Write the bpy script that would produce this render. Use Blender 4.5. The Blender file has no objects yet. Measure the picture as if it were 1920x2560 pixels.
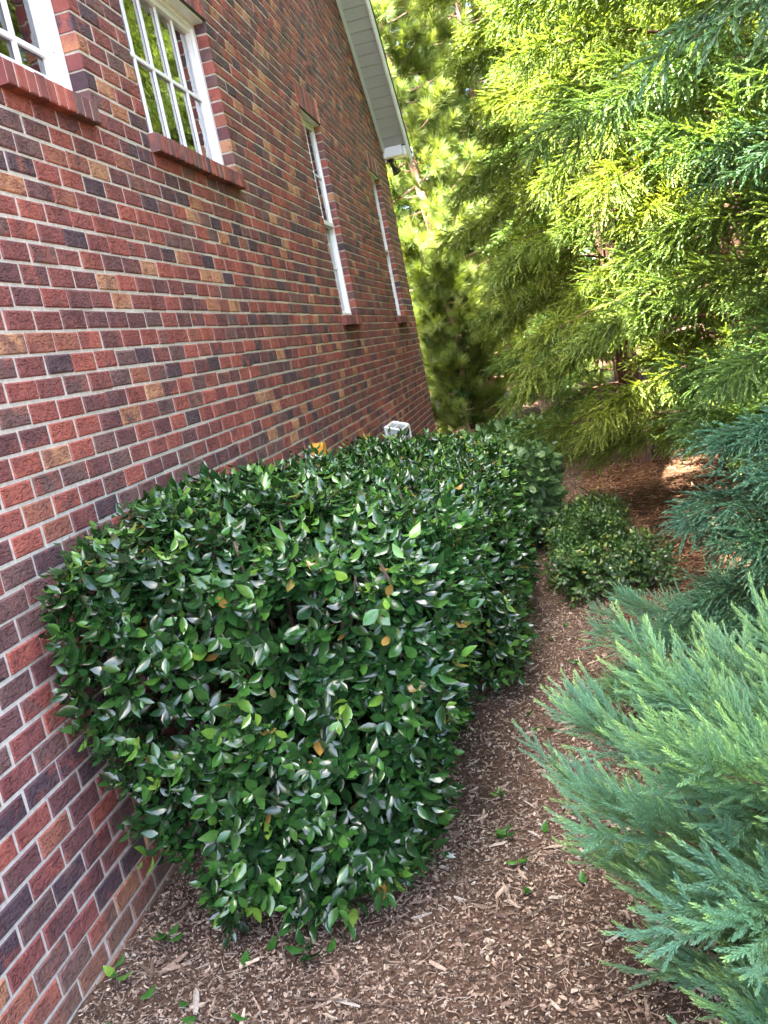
import bpy, math
import numpy as np
from mathutils import Vector, Matrix

# ------------------------------------------------------------------ camera, sky, sun, exposure
scene = bpy.context.scene
COL = scene.collection
R_ = math.radians

CAM_LOC = (1.53635, 0.0, 1.63152)
PITCH, YAW, ROLL = -0.1734, -0.2001, -0.2023
F_PX = 2270.6
cp, sp, cy, sy = math.cos(PITCH), math.sin(PITCH), math.cos(YAW), math.sin(YAW)
fwd = Vector((sy * cp, cy * cp, sp))
r0 = Vector((cy, -sy, 0))
u0 = r0.cross(fwd)
rgt = r0 * math.cos(ROLL) + u0 * math.sin(ROLL)
upv = -r0 * math.sin(ROLL) + u0 * math.cos(ROLL)
cam_d = bpy.data.cameras.new('camera')
cam = bpy.data.objects.new('camera', cam_d)
COL.objects.link(cam)
M = Matrix((rgt, upv, -fwd)).transposed().to_4x4()
M.translation = Vector(CAM_LOC)
cam.matrix_world = M
cam_d.sensor_fit = 'AUTO'
cam_d.sensor_width = 36
cam_d.lens = F_PX * 36 / 2560
cam_d.clip_start = 0.05
cam_d.clip_end = 500
scene.camera = cam

SUN_EL, SUN_AZ = R_(65), R_(-138)         # azimuth from +Y, negative towards -X (over the house, from behind the camera)
w = bpy.data.worlds.new('World')
scene.world = w
w.use_nodes = True
nt = w.node_tree
nt.nodes.clear()
sky = nt.nodes.new('ShaderNodeTexSky')
sky.sky_type = 'NISHITA'
sky.sun_disc = False
sky.sun_elevation = SUN_EL
sky.sun_rotation = SUN_AZ
sky.dust_density = 5.0
sky.air_density = .8
sky.ozone_density = .6
bg = nt.nodes.new('ShaderNodeBackground')
bg.inputs['Strength'].default_value = 0.15
wo = nt.nodes.new('ShaderNodeOutputWorld')
nt.links.new(sky.outputs[0], bg.inputs[0])
nt.links.new(bg.outputs[0], wo.inputs[0])

sd = bpy.data.lights.new('sun', 'SUN')
sd.energy = 5.0
sd.angle = R_(0.53)
sd.color = (1.0, 0.95, 0.86)
so = bpy.data.objects.new('sun', sd)
COL.objects.link(so)
S = Vector((math.sin(SUN_AZ) * math.cos(SUN_EL), math.cos(SUN_AZ) * math.cos(SUN_EL), math.sin(SUN_EL)))
so.rotation_euler = S.to_track_quat('Z', 'Y').to_euler()
so.location = (-6, -4, 20)

scene.view_settings.view_transform = 'Standard'
scene.view_settings.look = 'None'
scene.view_settings.gamma = 1.0
scene.view_settings.exposure = 4.1
scene.render.engine = 'CYCLES'
scene.cycles.max_bounces = 8
scene.cycles.transparent_max_bounces = 12

# ------------------------------------------------------------------ helpers
rng = np.random.default_rng(7)

def tag(o, label=None, cat=None, group=None, kind=None):
    if label: o['label'] = label
    if cat: o['category'] = cat
    if group: o['group'] = group
    if kind: o['kind'] = kind
    return o

def empty(name, loc, label=None, cat=None, group=None):
    o = bpy.data.objects.new(name, None)
    o.location = loc
    o.empty_display_size = 0.1
    COL.objects.link(o)
    return tag(o, label, cat, group)

class MB:
    """collects quads; build() links them as ONE mesh object (vertices in world space, shifted to the parent's base)"""
    def __init__(s):
        s.V, s.F, s.C, s.n = [], [], [], 0
    def add(s, V, F, C=None):
        V = np.asarray(V, float).reshape(-1, 3)
        F = np.asarray(F, int).reshape(-1, 4)
        s.V.append(V)
        s.F.append(F + s.n)
        s.n += len(V)
        if C is None: C = np.zeros((len(V), 3))
        C = np.asarray(C, float)
        if C.ndim == 1: C = np.tile(C, (len(V), 1))
        s.C.append(C)
        return s
    def box(s, x0, x1, y0, y1, z0, z1, C=None):
        V = [(x, y, z) for x in (x0, x1) for y in (y0, y1) for z in (z0, z1)]
        return s.add(V, [(0, 1, 3, 2), (4, 6, 7, 5), (0, 4, 5, 1), (2, 3, 7, 6), (0, 2, 6, 4), (1, 5, 7, 3)], C)
    def prism(s, P, axis, a0, a1, C=None):
        """quad outline P (4 two-tuples, other two axes in order) extruded along axis"""
        V = []
        for a in (a0, a1):
            for p in P:
                v = list(p); v.insert(axis, a); V.append(v)
        n = len(P)
        F = [(i, (i + 1) % n, n + (i + 1) % n, n + i) for i in range(n)]
        if n == 4: F += [(0, 3, 2, 1), (4, 5, 6, 7)]
        return s.add(V, F, C)
    def tube(s, P, rad, sides=6, C=None, cap=True):
        P = np.asarray(P, float)
        n = len(P)
        rad = np.broadcast_to(np.asarray(rad, float), (n,))
        T = np.gradient(P, axis=0)
        T /= np.linalg.norm(T, axis=1)[:, None] + 1e-9
        ref = np.array([0.31, 0.2, 0.93]) if abs(T[0, 2]) < .9 else np.array([1., 0.1, 0])
        A = np.cross(T, ref); A /= np.linalg.norm(A, axis=1)[:, None] + 1e-9
        B = np.cross(T, A)
        a = np.arange(sides) * 2 * np.pi / sides
        V = P[:, None] + rad[:, None, None] * (np.cos(a)[None, :, None] * A[:, None] + np.sin(a)[None, :, None] * B[:, None])
        V = V.reshape(-1, 3)
        F = []
        for i in range(n - 1):
            for k in range(sides):
                k2 = (k + 1) % sides
                F.append((i * sides + k, i * sides + k2, (i + 1) * sides + k2, (i + 1) * sides + k))
        if cap and sides == 6:
            for o in (0, (n - 1) * sides):
                F += [(o, o + 1, o + 2, o + 3), (o, o + 3, o + 4, o + 5)]
        if cap and sides == 4:
            for o in (0, (n - 1) * sides): F.append((o, o + 1, o + 2, o + 3))
        return s.add(V, F, C)
    def lathe(s, prof, loc, axis, sides=16, C=None):
        """profile of (radius, distance along axis)"""
        ax = np.asarray(axis, float); ax /= np.linalg.norm(ax)
        ref = np.array([1., 0, 0]) if abs(ax[0]) < .8 else np.array([0, 1., 0])
        A = np.cross(ax, ref); A /= np.linalg.norm(A); B = np.cross(ax, A)
        a = np.arange(sides) * 2 * np.pi / sides
        V = [np.asarray(loc) + ax * d + r * (np.cos(t) * A + np.sin(t) * B) for r, d in prof for t in a]
        F = [(i * sides + k, i * sides + (k + 1) % sides, (i + 1) * sides + (k + 1) % sides, (i + 1) * sides + k)
             for i in range(len(prof) - 1) for k in range(sides)]
        return s.add(V, F, C)
    def mesh(s, name, mat, off=(0, 0, 0), smooth=False):
        V = np.concatenate(s.V) - np.asarray(off, float)
        F = np.concatenate(s.F)
        Cc = np.concatenate(s.C)
        me = bpy.data.meshes.new(name)
        me.vertices.add(len(V)); me.vertices.foreach_set('co', V.astype(np.float32).ravel())
        me.loops.add(F.size); me.loops.foreach_set('vertex_index', F.astype(np.int32).ravel())
        me.polygons.add(len(F))
        me.polygons.foreach_set('loop_start', np.arange(0, F.size, 4, dtype=np.int32))
        me.polygons.foreach_set('loop_total', np.full(len(F), 4, np.int32))
        at = me.attributes.new('tint', 'FLOAT_COLOR', 'POINT')
        c4 = np.ones((len(V), 4), np.float32); c4[:, :3] = Cc
        at.data.foreach_set('color', c4.ravel())
        me.update(calc_edges=True)
        me.polygons.foreach_set('use_smooth', np.full(len(F), smooth, bool))
        me.materials.append(mat)
        return me
    def build(s, name, mat, parent=None, base=None, smooth=False):
        off = (0, 0, 0)
        p = parent
        if p is not None:
            off = np.zeros(3)
            while p is not None:
                off = off + np.asarray(p.location); p = p.parent
        elif base is not None: off = base
        o = bpy.data.objects.new(name, s.mesh(name, mat, off, smooth))
        COL.objects.link(o)
        if parent is not None: o.parent = parent
        elif base is not None: o.location = base
        return o

def norm(a):
    a = np.asarray(a, float)
    return a / (np.linalg.norm(a, axis=-1, keepdims=True) + 1e-9)

def frames(Z, X):
    """rotation matrices whose columns are x,y,z with z along Z and x as near X as possible"""
    Z = norm(Z)
    X = X - Z * np.sum(X * Z, -1, keepdims=True)
    X = norm(X)
    Y = np.cross(Z, X)
    return np.stack([X, Y, Z], -1)

def place(tpl, Rm, T, sc, C2, C3):
    """copies of a template (V, F, t) baked at M transforms; tint = (t, C2, C3)"""
    V, F, t = tpl
    m, n = len(T), len(V)
    sc = np.asarray(sc, float)
    if sc.ndim == 1: sc = sc[:, None].repeat(3, 1)
    Vo = np.einsum('mij,mnj->mni', Rm, V[None] * sc[:, None, :]) + T[:, None]
    Fo = F[None] + (np.arange(m) * n)[:, None, None]
    C = np.empty((m, n, 3)); C[..., 0] = t[None]; C[..., 1] = C2[:, None]; C[..., 2] = C3[:, None]
    return Vo.reshape(-1, 3), Fo.reshape(-1, 4), C.reshape(-1, 3)

# ------------------------------------------------------------------ materials
def new_mat(name):
    m = bpy.data.materials.new(name); m.use_nodes = True
    nt = m.node_tree; nt.nodes.clear()
    out = nt.nodes.new('ShaderNodeOutputMaterial')
    b = nt.nodes.new('ShaderNodeBsdfPrincipled')
    nt.links.new(b.outputs[0], out.inputs[0])
    return m, nt, b, out

def N(nt, typ, **kw):
    n = nt.nodes.new(typ)
    for k, v in kw.items():
        if k in n.inputs.keys(): n.inputs[k].default_value = v
        else: setattr(n, k, v)
    return n

def ramp(nt, stops, fac=None, interp='LINEAR'):
    r = nt.nodes.new('ShaderNodeValToRGB')
    r.color_ramp.interpolation = interp
    e = r.color_ramp.elements
    while len(e) > 1: e.remove(e[-1])
    e[0].position = stops[0][0]; e[0].color = (*stops[0][1], 1)
    for p, c in stops[1:]:
        x = e.new(p); x.color = (*c, 1)
    if fac is not None: nt.links.new(fac, r.inputs[0])
    return r

def mixc(nt, mode, fac, a, b):
    m = nt.nodes.new('ShaderNodeMix'); m.data_type = 'RGBA'; m.blend_type = mode
    for sock, v in ((m.inputs[0], fac), (m.inputs[6], a), (m.inputs[7], b)):
        if hasattr(v, 'is_linked'): nt.links.new(v, sock)
        else: sock.default_value = v if isinstance(v, (int, float)) else (*v, 1)
    return m.outputs[2]

def tint(nt):
    a = N(nt, 'ShaderNodeAttribute', attribute_name='tint')
    s = nt.nodes.new('ShaderNodeSeparateColor')
    nt.links.new(a.outputs['Color'], s.inputs[0])
    return s.outputs

def bump(nt, b, h, strength, dist):
    bp = N(nt, 'ShaderNodeBump', Strength=strength, Distance=dist)
    nt.links.new(h, bp.inputs['Height'])
    nt.links.new(bp.outputs[0], b.inputs['Normal'])
    return bp

def mapped(nt, scale):
    tc = nt.nodes.new('ShaderNodeTexCoord')
    mp = nt.nodes.new('ShaderNodeMapping'); mp.inputs['Scale'].default_value = scale
    nt.links.new(tc.outputs['Object'], mp.inputs[0])
    return mp.outputs[0]

def simple(name, col, rough=.5, var=.12, nscale=25, bumpd=0.0, metal=0.0, spec=.5):
    m, nt, b, out = new_mat(name)
    v = mapped(nt, (1, 1, 1))
    n = N(nt, 'ShaderNodeTexNoise', Scale=nscale, Detail=5.0)
    nt.links.new(v, n.inputs['Vector'])
    r = ramp(nt, [(.3, tuple(c * (1 - var) for c in col)), (.7, tuple(min(1, c * (1 + var)) for c in col))], n.outputs[0])
    nt.links.new(r.outputs[0], b.inputs['Base Color'])
    b.inputs['Roughness'].default_value = rough
    b.inputs['Metallic'].default_value = metal
    b.inputs['Specular IOR Level'].default_value = spec
    if bumpd: bump(nt, b, n.outputs[0], .6, bumpd)
    return m

def mat_brick():
    m, nt, b, out = new_mat('brick')
    t = tint(nt)                                   # r: kind of brick, g: second random, b: smooth face
    kinds = [(0, (.290, .084, .066)), (.14, (.350, .100, .072)), (.27, (.225, .073, .064)), (.45, (.155, .064, .062)),
             (.62, (.165, .088, .078)), (.77, (.090, .054, .062)), (.885, (.31, .115, .075)), (.93, (.42, .19, .10)), (.96, (.47, .24, .13))]
    base = ramp(nt, kinds, t[0], 'CONSTANT')
    base2 = ramp(nt, kinds[:7], t[1], 'CONSTANT')
    v = mapped(nt, (1, 1, 1))
    n1 = N(nt, 'ShaderNodeTexNoise', Scale=7.0, Detail=3.0); nt.links.new(v, n1.inputs['Vector'])
    blot = ramp(nt, [(.42, (1, 1, 1)), (.66, (.55, .5, .55))], n1.outputs[0])
    n5 = N(nt, 'ShaderNodeTexNoise', Scale=11.0, Detail=4.0, Distortion=.7); nt.links.new(v, n5.inputs['Vector'])
    fl_ = ramp(nt, [(.50, (0, 0, 0)), (.66, (.75, .75, .75))], n5.outputs[0])
    c = mixc(nt, 'MIX', fl_.outputs[0], base.outputs[0], base2.outputs[0])
    c = mixc(nt, 'MULTIPLY', .6, c, blot.outputs[0])
    n2 = N(nt, 'ShaderNodeTexNoise', Scale=90.0, Detail=6.0, Roughness=.7); nt.links.new(v, n2.inputs['Vector'])
    gr = ramp(nt, [(.3, (.72, .70, .70)), (.55, (1, 1, 1)), (.75, (1.35, 1.3, 1.25))], n2.outputs[0])
    c = mixc(nt, 'MULTIPLY', .8, c, gr.outputs[0])
    # lime specks and smears of mortar left on some faces
    n3 = N(nt, 'ShaderNodeTexNoise', Scale=38.0, Detail=8.0, Roughness=.75); nt.links.new(v, n3.inputs['Vector'])
    sp_ = ramp(nt, [(.70, (0, 0, 0)), (.76, (1, 1, 1))], n3.outputs[0])
    c = mixc(nt, 'MIX', sp_.outputs[0], c, (.36, .31, .27))
    # soil splashed on the lowest courses
    sx = nt.nodes.new('ShaderNodeSeparateXYZ'); nt.links.new(v, sx.inputs[0])
    ad = N(nt, 'ShaderNodeMath', operation='MULTIPLY_ADD'); nt.links.new(n1.outputs[0], ad.inputs[0]); ad.inputs[1].default_value = -.28
    nt.links.new(sx.outputs[2], ad.inputs[2])
    mr = N(nt, 'ShaderNodeMapRange'); nt.links.new(ad.outputs[0], mr.inputs[0])
    mr.inputs[1].default_value = -.14; mr.inputs[2].default_value = .10; mr.inputs[3].default_value = .75; mr.inputs[4].default_value = 0
    c = mixc(nt, 'MIX', mr.outputs[0], c, (.20, .125, .085))
    nt.links.new(c, b.inputs['Base Color'])
    b.inputs['Roughness'].default_value = .82
    b.inputs['Specular IOR Level'].default_value = .3
    # torn wire-cut face: wandering horizontal cracks
    v2 = mapped(nt, (1, .8, 1.7))
    n4 = N(nt, 'ShaderNodeTexNoise', Scale=42.0, Detail=3.0, Distortion=1.2); nt.links.new(v2, n4.inputs['Vector'])
    cr = ramp(nt, [(.36, (0, 0, 0)), (.47, (.8, .8, .8)), (.7, (1, 1, 1))], n4.outputs[0])
    h = mixc(nt, 'MIX', .48, cr.outputs[0], n2.outputs[0])
    bp = bump(nt, b, h, 1.0, .014)
    mm = N(nt, 'ShaderNodeMath', operation='MULTIPLY_ADD'); nt.links.new(t[2], mm.inputs[0])
    mm.inputs[1].default_value = -.85; mm.inputs[2].default_value = 1.0
    nt.links.new(mm.outputs[0], bp.inputs['Strength'])
    return m

def mat_leaf(name, stops, rough=.28, transl=.18, back=.5, spec=.6):
    m, nt, b, out = new_mat(name)
    t = tint(nt)
    r = ramp(nt, stops, t[1])
    n = N(nt, 'ShaderNodeTexNoise', Scale=60.0, Detail=2.0)
    nt.links.new(mapped(nt, (1, 1, 1)), n.inputs['Vector'])
    vr = ramp(nt, [(.3, (.8, .8, .8)), (.7, (1.15, 1.15, 1.1))], n.outputs[0])
    c = mixc(nt, 'MULTIPLY', .8, r.outputs[0], vr.outputs[0])
    nt.links.new(c, b.inputs['Base Color'])
    rr = N(nt, 'ShaderNodeMapRange'); nt.links.new(t[2], rr.inputs[0])
    rr.inputs[3].default_value = rough * .75; rr.inputs[4].default_value = rough * 1.5
    nt.links.new(rr.outputs[0], b.inputs['Roughness'])
    b.inputs['Specular IOR Level'].default_value = spec
    tr = nt.nodes.new('ShaderNodeBsdfTranslucent')
    c2 = mixc(nt, 'MULTIPLY', 1.0, c, (1.6, 1.9, .8))
    nt.links.new(c2, tr.inputs[0])
    mx = N(nt, 'ShaderNodeMixShader'); mx.inputs[0].default_value = transl
    nt.links.new(b.outputs[0], mx.inputs[1]); nt.links.new(tr.outputs[0], mx.inputs[2])
    nt.links.new(mx.outputs[0], out.inputs[0])
    return m

def mat_needle(name, inner, mid, tip, alt, transl=.3, rough=.45):
    m, nt, b, out = new_mat(name)
    t = tint(nt)                                   # r: along the shoot, g: per shoot, b: per needle clump
    r = ramp(nt, [(0, inner), (.45, mid), (.8, mid), (1, tip)], t[0])
    r2 = ramp(nt, [(0, inner), (.5, alt), (1, tip)], t[0])
    f = ramp(nt, [(.35, (0, 0, 0)), (.75, (1, 1, 1))], t[1])
    c = mixc(nt, 'MIX', f.outputs[0], r.outputs[0], r2.outputs[0])
    vr = ramp(nt, [(0, (.75, .78, .8)), (1, (1.2, 1.18, 1.1))], t[2])
    c = mixc(nt, 'MULTIPLY', 1.0, c, vr.outputs[0])
    nt.links.new(c, b.inputs['Base Color'])
    b.inputs['Roughness'].default_value = rough
    b.inputs['Specular IOR Level'].default_value = .35
    tr = nt.nodes.new('ShaderNodeBsdfTranslucent')
    c2 = mixc(nt, 'MULTIPLY', 1.0, c, (1.7, 1.6, .6))
    nt.links.new(c2, tr.inputs[0])
    mx = N(nt, 'ShaderNodeMixShader'); mx.inputs[0].default_value = transl
    nt.links.new(b.outputs[0], mx.inputs[1]); nt.links.new(tr.outputs[0], mx.inputs[2])
    nt.links.new(mx.outputs[0], out.inputs[0])
    return m

def mat_ground():
    m, nt, b, out = new_mat('mulch_soil')
    v = mapped(nt, (1, 1, 1))
    n = N(nt, 'ShaderNodeTexNoise', Scale=55.0, Detail=8.0, Roughness=.7, Distortion=.6); nt.links.new(v, n.inputs['Vector'])
    n2 = N(nt, 'ShaderNodeTexNoise', Scale=1.7, Detail=4.0); nt.links.new(v, n2.inputs['Vector'])
    r = ramp(nt, [(.3, (.035, .024, .018)), (.5, (.105, .066, .046)), (.62, (.18, .118, .08)), (.75, (.30, .21, .14))], n.outputs[0])
    r2 = ramp(nt, [(.35, (.75, .74, .74)), (.65, (1.15, 1.12, 1.08))], n2.outputs[0])
    c = mixc(nt, 'MULTIPLY', 1.0, r.outputs[0], r2.outputs[0])
    # reddish needle litter under the cedars
    sx = nt.nodes.new('ShaderNodeSeparateXYZ'); nt.links.new(v, sx.inputs[0])
    ad = N(nt, 'ShaderNodeMath', operation='MULTIPLY_ADD'); nt.links.new(n2.outputs[0], ad.inputs[0]); ad.inputs[1].default_value = .9
    nt.links.new(sx.outputs[0], ad.inputs[2])
    mr = N(nt, 'ShaderNodeMapRange'); nt.links.new(ad.outputs[0], mr.inputs[0])
    mr.inputs[1].default_value = 2.15; mr.inputs[2].default_value = 2.55
    r3 = ramp(nt, [(.35, (.045, .024, .015)), (.65, (.14, .075, .045))], n.outputs[0])
    c = mixc(nt, 'MIX', mr.outputs[0], c, r3.outputs[0])
    nt.links.new(c, b.inputs['Base Color'])
    b.inputs['Roughness'].default_value = .95
    b.inputs['Specular IOR Level'].default_value = .15
    bump(nt, b, n.outputs[0], 1.0, .02)
    return m

def mat_chip():
    m, nt, b, out = new_mat('bark_chip')
    t = tint(nt)
    r = ramp(nt, [(0, (.045, .034, .028)), (.3, (.145, .100, .074)), (.55, (.27, .195, .143)), (.75, (.39, .30, .22)),
                  (.86, (.32, .285, .245)), (.95, (.50, .40, .28)), (1, (.62, .53, .41))], t[1])
    n = N(nt, 'ShaderNodeTexNoise', Scale=140.0, Detail=4.0); nt.links.new(mapped(nt, (1, 1, 1)), n.inputs['Vector'])
    vr = ramp(nt, [(.3, (.65, .65, .65)), (.7, (1.2, 1.2, 1.2))], n.outputs[0])
    c = mixc(nt, 'MULTIPLY', 1.0, r.outputs[0], vr.outputs[0])
    nt.links.new(c, b.inputs['Base Color']); b.inputs['Roughness'].default_value = .9
    b.inputs['Specular IOR Level'].default_value = .2
    return m

def mat_bark(name, a, c_, scale=(9, 9, 2.2)):
    m, nt, b, out = new_mat(name)
    v = mapped(nt, scale)
    n = N(nt, 'ShaderNodeTexNoise', Scale=3.0, Detail=7.0, Roughness=.65, Distortion=.8); nt.links.new(v, n.inputs['Vector'])
    r = ramp(nt, [(.35, a), (.65, c_)], n.outputs[0])
    nt.links.new(r.outputs[0], b.inputs['Base Color'])
    b.inputs['Roughness'].default_value = .9
    bump(nt, b, n.outputs[0], 1.0, .03)
    return m

def mat_glass(name='window_glass', ior=7.0):
    m, nt, b, out = new_mat(name)
    nt.nodes.remove(b)
    fr = N(nt, 'ShaderNodeFresnel', IOR=ior)
    tr = nt.nodes.new('ShaderNodeBsdfTransparent'); tr.inputs[0].default_value = (.8, .84, .82, 1)
    gl = nt.nodes.new('ShaderNodeBsdfGlossy'); gl.inputs['Roughness'].default_value = .01
    gl.inputs[0].default_value = (.95, .97, .96, 1)
    n = N(nt, 'ShaderNodeTexNoise', Scale=9.0, Detail=1.5); nt.links.new(mapped(nt, (1, 1, 2.5)), n.inputs['Vector'])
    bp = N(nt, 'ShaderNodeBump', Strength=.10, Distance=.02); nt.links.new(n.outputs[0], bp.inputs['Height'])
    nt.links.new(bp.outputs[0], gl.inputs['Normal'])
    mx = nt.nodes.new('ShaderNodeMixShader')
    nt.links.new(fr.outputs[0], mx.inputs[0]); nt.links.new(tr.outputs[0], mx.inputs[1]); nt.links.new(gl.outputs[0], mx.inputs[2])
    nt.links.new(mx.outputs[0], out.inputs[0])
    return m

def mat_litter():
    m, nt, b, out = new_mat('cedar_litter')
    t = tint(nt)
    r = ramp(nt, [(0, (.05, .024, .013)), (.5, (.14, .066, .034)), (.85, (.24, .125, .065)), (1, (.34, .22, .13))], t[1])
    nt.links.new(r.outputs[0], b.inputs['Base Color']); b.inputs['Roughness'].default_value = .9
    b.inputs['Specular IOR Level'].default_value = .2
    return m

MT = dict(
    litter=mat_litter(),
    brick=mat_brick(),
    mortar=simple('mortar', (.47, .43, .365), .95, .18, 60, .003, spec=.15),
    white=simple('white_vinyl', (.78, .79, .80), .35, .03, 8),
    soffit=simple('soffit_vinyl', (.46, .475, .49), .45, .03, 6),
    frieze=simple('painted_trim', (.62, .64, .63), .45, .04, 6),
    steel=simple('dark_lintel', (.03, .025, .025), .6),
    shingle=simple('shingle', (.07, .065, .06), .9, .3, 30, .01),
    curtain=simple('curtain', (.62, .72, .80), .8, .05, 5),
    dark=simple('dark_room', (.05, .05, .05), .9),
    black=simple('black_metal', (.012, .012, .014), .4),
    yellow=simple('yellow_plastic', (.62, .28, .035), .45, .08, 12),
    clear=simple('grey_pane', (.36, .42, .44), .12, .05, 4),
    ground=mat_ground(), chip=mat_chip(), glass=mat_glass(), glass2=mat_glass('clear_glass', 2.0),
    cam=mat_leaf('camellia_leaf', [(0, (.007, .024, .008)), (.35, (.014, .050, .012)), (.7, (.034, .105, .019)), (.86, (.065, .16, .025)),
                                   (.93, (.12, .22, .03)), (.965, (.11, .11, .03)), (1, (.30, .17, .04))], .19, .09, spec=.6),
    third=mat_leaf('matte_leaf', [(0, (.04, .08, .03)), (.6, (.065, .135, .045)), (1, (.10, .18, .05))], .45, .16, spec=.4),
    small=mat_leaf('small_leaf', [(0, (.018, .050, .012)), (.6, (.038, .095, .020)), (.88, (.09, .17, .026)), (1, (.35, .30, .04))], .35, .2),
    decid=mat_leaf('broad_leaf', [(0, (.020, .065, .012)), (.6, (.040, .115, .018)), (1, (.09, .19, .03))], .4, .32),
    stem=mat_bark('stem_bark', (.10, .065, .045), (.25, .18, .13), (30, 30, 8)),
    ced=mat_needle('sunlit_cedar_needle', (.075, .11, .015), (.15, .22, .05), (.29, .36, .09), (.18, .23, .036), .42),  # lit copy: the sun's yellow is put into the needle colour
    cedn=mat_needle('shaded_cedar_needle', (.055, .09, .016), (.115, .20, .058), (.23, .32, .09), (.145, .215, .042), .4),  # same cedar with shade put into the colour
    cedd=mat_needle('shade_dark_cedar_needle', (.035, .065, .014), (.055, .13, .055), (.12, .22, .08), (.075, .145, .035), .25),  # darkest cedar copy, deeper shade put into the colour
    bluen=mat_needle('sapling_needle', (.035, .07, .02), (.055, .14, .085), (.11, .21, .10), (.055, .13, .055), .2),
    blue=mat_needle('young_cedar_needle', (.08, .145, .035), (.125, .27, .185), (.27, .43, .14), (.12, .25, .12), .28),
    pine=mat_needle('pine_needle', (.06, .09, .014), (.145, .20, .045), (.23, .30, .10), (.17, .21, .035), .3),
    trunk=mat_bark('cedar_bark', (.07, .030, .020), (.19, .095, .06)),
    pbark=mat_bark('pine_bark', (.24, .12, .085), (.62, .40, .30)),
    twig=mat_bark('twig_bark', (.055, .032, .02), (.16, .10, .055), (20, 20, 20)),
)

# ------------------------------------------------------------------ ground
def gz(x, y):
    x, y = np.asarray(x, float), np.asarray(y, float)
    k = np.clip(x / .6, 0, 1)
    m = .035 * np.exp(-np.abs(x) / .05) * (.6 + .5 * np.sin(5.1 * y) * np.sin(11.3 * y + 1)) * (x > -.2)
    return m + .018 * k * (np.sin(2.3 * x + 1.1 * y) + np.sin(3.7 * y - 1.9 * x + 1)) * .5 + .010 * k * np.sin(7.1 * x + 5.3 * y)

xs = np.concatenate([[-60, -20, -3], np.concatenate([[-.3, -.1], np.arange(0, .2, .02), np.arange(.2, 5, .07)]), [6, 9, 14, 25, 60]])
ys = np.concatenate([[-40, -10, -2], np.arange(.5, 10, .07), np.arange(10, 20, .8), [25, 40, 70]])
X, Y = np.meshgrid(xs, ys, indexing='ij')
nx, ny = X.shape
idx = np.arange(nx * ny).reshape(nx, ny)
q = np.stack([idx[:-1, :-1], idx[1:, :-1], idx[1:, 1:], idx[:-1, 1:]], -1).reshape(-1, 4)
mb = MB(); mb.add(np.stack([X, Y, gz(X, Y)], -1).reshape(-1, 3), q)
tag(mb.build('ground', MT['ground'], smooth=True), kind='structure')

# ------------------------------------------------------------------ house
CH, BL, MJ = .072, .1704, .011             # course height, brick module, mortar joint
YC = 12.2                                  # house corner
YN = -5.2                                  # other end of the gable wall
SL = .91
Z_EAVE = 3.99
PEAK_Y = 7.8                               # gable by the corner; its unseen peak is shaped for where sun falls
SHADE_PEAK_Y, SHADE_PEAK_Z = -.6, 9.3  # unseen second gable, added to shade the near young trees
def prof2(y): return Z_EAVE + (YC - y) * SL
def profile(y): return max(prof2(PEAK_Y) - abs(y - PEAK_Y) * SL, SHADE_PEAK_Z - abs(y - SHADE_PEAK_Y) * SL)
VAL_Y = (SHADE_PEAK_Z - prof2(PEAK_Y) + SL * (PEAK_Y + SHADE_PEAK_Y)) / (2 * SL)
def ztop(r): return (28.4 - r) * CH

house = empty('brick_house', (0, YC, 0), 'red and brown brick gable wall of a house with white windows', 'house')
WIN = [dict(y=(2.95, 3.575), z=(2.775, 3.635), kind='w1', sill=(2.88, 3.53), label='narrow white window at the top left corner with pale curtain'),
       dict(y=(4.11, 5.37), z=(2.775, 3.635), kind='w2', sill=(4.09, 5.345), label='wide white grid window mirroring sunlit trees'),
       dict(y=(7.55, 8.23), z=(1.975, 3.635), kind='dh', sill=(7.46, 8.15), label='tall narrow white sash window nearer of the two'),
       dict(y=(10.68, 11.34), z=(1.975, 3.635), kind='dh', sill=(10.55, 11.25), label='tall narrow white sash window by the house corner')]
SILL_H, SOLD_H = .082, 3 * CH - MJ
blocks = []                                 # y0,y1,z0,z1 without running bond
for W in WIN:
    (a, b_), (c_, d_) = W['y'], W['z']
    blocks.append((a, b_, c_ - .005, d_ + .004))
    blocks.append((W['sill'][0] - .005, W['sill'][1] + .005, c_ - SILL_H - .01, c_ - .004))
    blocks.append((a - .07, b_ + .07, d_ + .004, d_ + SOLD_H + .02))

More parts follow.
